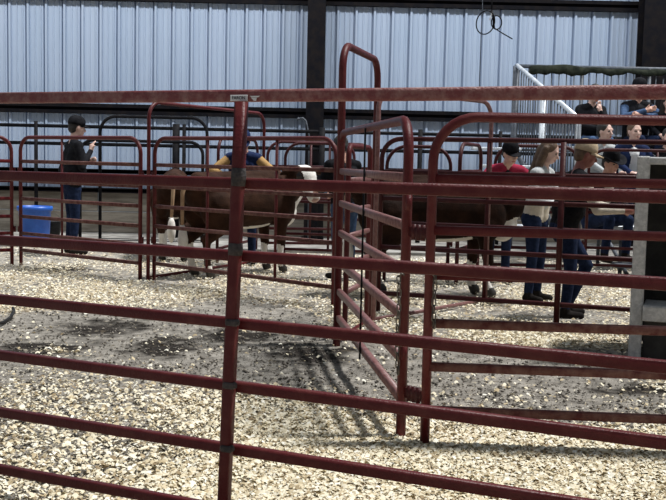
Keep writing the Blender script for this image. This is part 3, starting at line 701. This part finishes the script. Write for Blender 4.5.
seated('man in black cowboy hat and dark jacket, lowest bleacher row', 601, 0, -70, .3, top=BLKC, under=CREAM, arms=LAP, hat='cowboy', hatm=BLKC, skin=SKIN, hp=.15, hy=.2, k=1.02)

# ------------------------------------------------------------------ small things
bp_ = gl(35, 243); bk = thing('blue_tub', 'blue plastic tub on the ground beside the standing man', 'tub', bp_)
part('shell', lathe(bp_, [(.02, .0), (.20, .0), (.205, .02), (.235, .50), (.245, .505), (.245, .54), (.225, .54), (.19, .03), (.02, .03)]), BLUE, bk)
part('rim', lathe(bp_, [(.236, .48), (.256, .485), (.26, .52), (.256, .55), (.236, .552), (.236, .48)]), BLUE, bk)
b2_ = gl(52, 240); kb = thing('black_bucket', 'small black rubber bucket just right of the blue tub', 'bucket', b2_)
part('shell', lathe(b2_, [(.02, 0), (.11, 0), (.14, .28), (.15, .29), (.14, .30), (.10, .02), (.02, .02)]), RUBBER, kb)
part('handle', sweep([b2_ + V((.14 * math.cos(a), 0, .29 + .13 * math.sin(a))) for a in [math.pi * i / 10 for i in range(11)]], .005, None, V((0, 1, 0)), 6), CHAINM, kb)
# hanging cable coil
HY = 13.5
hc0 = atY(492, -70, HY); hk = thing('cable_coil', 'black cable coil hanging from above before the ribbed wall', 'cable', hc0)
part('drop_cord', sweep([atY(492.5, -70, HY), atY(492, 0, HY), atY(491.5, 12, HY)], .012, None, None, 6), BLACK, hk)
part('drop_cord', sweep([atY(482, -70, HY), atY(482.5, 6, HY), atY(481, 40, HY), atY(479, 95, HY)], .005, None, None, 6), GALV, hk)
def loop(cx, cy, rx, ry, tilt, Y): return [atY(cx + rx * math.cos(a) * math.cos(tilt) - ry * math.sin(a) * math.sin(tilt), cy + rx * math.cos(a) * math.sin(tilt) + ry * math.sin(a) * math.cos(tilt), Y + .05 * math.sin(a)) for a in [2 * math.pi * i / 28 for i in range(28)]]
part('large_loop', sweep(loop(485.5, 22.5, 9, 12, .3, HY), .008, None, V((0, 1, 0)), 6, closed=True), BLACK, hk)
part('small_loop', sweep(loop(496.5, 22.5, 5.2, 6.8, 0, HY), .008, None, V((0, 1, 0)), 6, closed=True), BLACK, hk)
part('tie', sweep([atY(491.5, 10, HY), atY(493.5, 18, HY), atY(493.8, 28, HY)], .016, None, None, 8), BLACK, hk)
part('loose_end', sweep([atY(494, 28, HY), atY(502, 33, HY), atY(512.5, 39, HY)], .008, None, None, 6), BLACK, hk)
part('hook', sweep([atY(491.5, 12, HY - .03), atY(491, 17, HY - .03), atY(489.5, 20, HY - .03)], .010, None, None, 6), GALVW, hk)
# bent pipe by the column
bpp = atY(309, 135, 16.35)
gk = thing('bent_pipe', 'thin pale bent pipe beside the middle black column', 'pipe', V((bpp.x, bpp.y, 0)))
part('pipe', sweep([V((bpp.x + .02, bpp.y, -.02)), bpp, atY(306, 121, 16.35), atY(303, 118, 16.35), atY(298, 118.5, 16.35)], .014, None, None, 8), GALV, gk)
part('spout', sweep([atY(299.5, 118.3, 16.35), atY(297, 119.5, 16.35)], .022, None, None, 8), GALV, gk)
# hanging chains on the twin posts
def link_mesh():
    pts = []
    for i in range(16):
        a = 2 * math.pi * i / 16; pts.append(V((.0095 * math.cos(a), 0, .0115 * math.sin(a) + (.0085 if math.sin(a) > 0 else -.0085))))
    vs, fs = sweep(pts, .0034, None, V((0, 1, 0)), 6, closed=True)
    me = bpy.data.meshes.new('link'); me.from_pydata([tuple(v) for v in vs], [], fs); me.materials.append(CHAINM); me.shade_smooth(); return me
LM = link_mesh()
def chain(label, P0, P1, sway=0.0):
    n = max(3, int((P1 - P0).length / .031)); t = thing('chain', label, 'chain', P0, 'hanging chains')
    for i in range(n):
        o = bpy.data.objects.new('link', LM); C.objects.link(o); o.parent = t
        u = (i + .5) / n; o.location = (P1 - P0) * u + V((sway * math.sin(u * 7), 0, 0)); o.rotation_euler = (0, 0, (i % 2) * math.pi / 2 + .4)
c0 = onplane(398.5, 276, B_ + V((0, -.03, 0)), V((0, 1, 0))); c1 = onplane(397.5, 374, B_ + V((0, -.03, 0)), V((0, 1, 0)))
chain('long steel chain hanging from the near end of the open gate', c0, c1, .004)
part('staple', sweep([c0 + V((.035, .02, .0)), c0 + V((.012, -.005, .012)), c0 + V((0, 0, -.005))], .005, None, None, 6), CHAINM, bpy.data.objects['chain'])
c0 = onplane(434.5, 268, E0 + V((0, -.035, 0)), V((0, 1, 0))); c1 = onplane(434, 328, E0 + V((0, -.035, 0)), V((0, 1, 0)))
chain('short steel chain hanging on the post with the big rounded corner', c0, c1, .003)
# hose lying on the ground at the left edge
hz = [G(x, y, .012) for x, y in ((-30, 330), (-8, 326), (4, 322), (11, 317), (14, 311), (13, 308))]
tag(part('hose', sweep(hz, .013, None, None, 8), RUBBER), 'short black hose end lying on the dirt at the left edge', 'hose')

# ------------------------------------------------------------------ wood shavings: real flakes, densest near the camera
def scatter(n, ylo, yhi, smin, smax, seed):
    r = np.random.default_rng(seed)
    Y = 1 / (1 / yhi + (1 / ylo - 1 / yhi) * r.random(n)) ; X = (r.random(n) - .5) * 2 * (.40 * Y + .45)
    d = sdist(X, Y, DIRTW) + .30 * fnoise(X, Y, 1.1, 3.1) + .18 * fnoise(X, Y, 5.5, 9.7)
    pr = np.clip(d / .6 + .40, .03, 1)
    nn = fnoise(X, Y, 1.1, 3.1); n2_ = fnoise(X, Y, 5.5, 9.7)
    pr = np.where(Y > 5.6, pr * np.clip(.52 + .9 * nn + .6 * n2_, .06, .85), pr)
    pr = np.where(Y < 6.5, pr * (1 - .86 * np.clip((-.05 - X) / .8 + .9 * nn, 0, 1)), pr)
    pr = pr * np.clip(1.15 - (Y - 6.5) * .09, .5, 1)
    keep = r.random(n) < pr; X, Y = X[keep], Y[keep]; n = len(X)
    L = smin + (smax - smin) * r.random(n) ** 1.6; Wd = L * (.35 + .5 * r.random(n)); a = r.random(n) * 2 * np.pi
    ux, uy = np.cos(a), np.sin(a); tilt = (r.random(n) - .5) * 1.5; roll = (r.random(n) - .5) * 1.5; z = .004 + .012 * r.random(n)
    P = np.zeros((n, 6, 3))
    for i, (s, q, cu) in enumerate(((-1, -1, 0), (0, -1, 1), (1, -1, 0), (1, 1, 0), (0, 1, 1), (-1, 1, 0))):
        P[:, i, 0] = X + ux * L * .5 * s - uy * Wd * .5 * q; P[:, i, 1] = Y + uy * L * .5 * s + ux * Wd * .5 * q
        P[:, i, 2] = z + .5 * L * s * tilt * .5 + .5 * Wd * q * roll + cu * L * .22
    col = r.random(n)
    return P.reshape(-1, 3), n, col
def flakes(name, n, ylo, yhi, smin, smax, seed, label):
    P, n, col = scatter(n, ylo, yhi, smin, smax, seed)
    me = bpy.data.meshes.new(name); me.vertices.add(len(P)); me.vertices.foreach_set('co', P.ravel())
    q = np.array([[0, 1, 4, 5], [1, 2, 3, 4]]); F = (np.arange(n)[:, None, None] * 6 + q[None]).reshape(-1)
    me.loops.add(len(F)); me.loops.foreach_set('vertex_index', F.astype(np.int32)); me.polygons.add(n * 2)
    me.polygons.foreach_set('loop_start', (np.arange(n * 2) * 4).astype(np.int32)); me.update(calc_edges=True)
    ca = me.attributes.new('tone', 'FLOAT', 'FACE'); ca.data.foreach_set('value', np.repeat(col, 2).astype(np.float32))
    me.materials.append(CHIP); o = bpy.data.objects.new(name, me); C.objects.link(o); o['kind'] = 'stuff'; tag(o, label, 'shavings'); return o
CHIP = bpy.data.materials.new('wood_shaving'); CHIP.use_nodes = True; nt = CHIP.node_tree; bs = nt.nodes['Principled BSDF']
bs.inputs['Roughness'].default_value = .8; bs.inputs['Specular IOR Level'].default_value = .25
at = N('ShaderNodeAttribute'); at.attribute_name = 'tone'
nt.links.new(ramp(at.outputs['Fac'], [(0, (.26, .19, .11)), (1, (.92, .90, .80)), (.18, (.56, .46, .29)), (.5, (.82, .74, .55)), (.85, (.88, .82, .66))]), bs.inputs['Base Color'])
flakes('wood_shavings', 330000, 3.3, 6.2, .006, .029, 1, 'pale cream wood shavings spread thick over the near ground')
flakes('scattered_shavings', 125000, 6.2, 14.0, .008, .032, 2, 'wood shavings scattered thinly over the far pen floor')

# dirt clods lying on the trodden ground
def clods(n, seed):
    r = np.random.default_rng(seed); Y = 1 / (1 / 13.0 + (1 / 3.4 - 1 / 13.0) * r.random(n)); X = (r.random(n) - .5) * 2 * (.40 * Y + .4)
    d = sdist(X, Y, DIRTW); pr = np.where(d < .15, 1, np.where((X < -.3) & (Y < 7), .5, .12)); k = r.random(n) < pr; X, Y = X[k], Y[k]; n = len(X)
    sz = .003 + .011 * r.random(n) ** 3; P = np.zeros((n, 6, 3))
    for i, v in enumerate(((1, 0, 0), (-1, 0, 0), (0, 1, 0), (0, -1, 0), (0, 0, .8), (0, 0, -.6))):
        j = .6 + .8 * r.random((n, 3)); P[:, i] = np.stack([X, Y, np.full(n, -.004)], 1) + np.array(v) * sz[:, None] * j + (r.random((n, 3)) - .5) * sz[:, None] * .5
    q = np.array([[0, 2, 4], [2, 1, 4], [1, 3, 4], [3, 0, 4], [2, 0, 5], [1, 2, 5], [3, 1, 5], [0, 3, 5]]); F = (np.arange(n)[:, None, None] * 6 + q[None]).reshape(-1)
    me = bpy.data.meshes.new('dirt_clods'); me.vertices.add(n * 6); me.vertices.foreach_set('co', P.reshape(-1)); me.loops.add(len(F)); me.loops.foreach_set('vertex_index', F.astype(np.int32))
    me.polygons.add(n * 8); me.polygons.foreach_set('loop_start', (np.arange(n * 8) * 3).astype(np.int32)); me.update(calc_edges=True)
    me.materials.append(mat('clod_dirt', (.09, .08, .068), .95, 0, (.34, .31, .27), 3.0, spec=.1)); o = bpy.data.objects.new('dirt_clods', me); C.objects.link(o); o['kind'] = 'stuff'
    tag(o, 'small grey-brown dirt clods on the trodden ground', 'dirt')
clods(40000, 5)
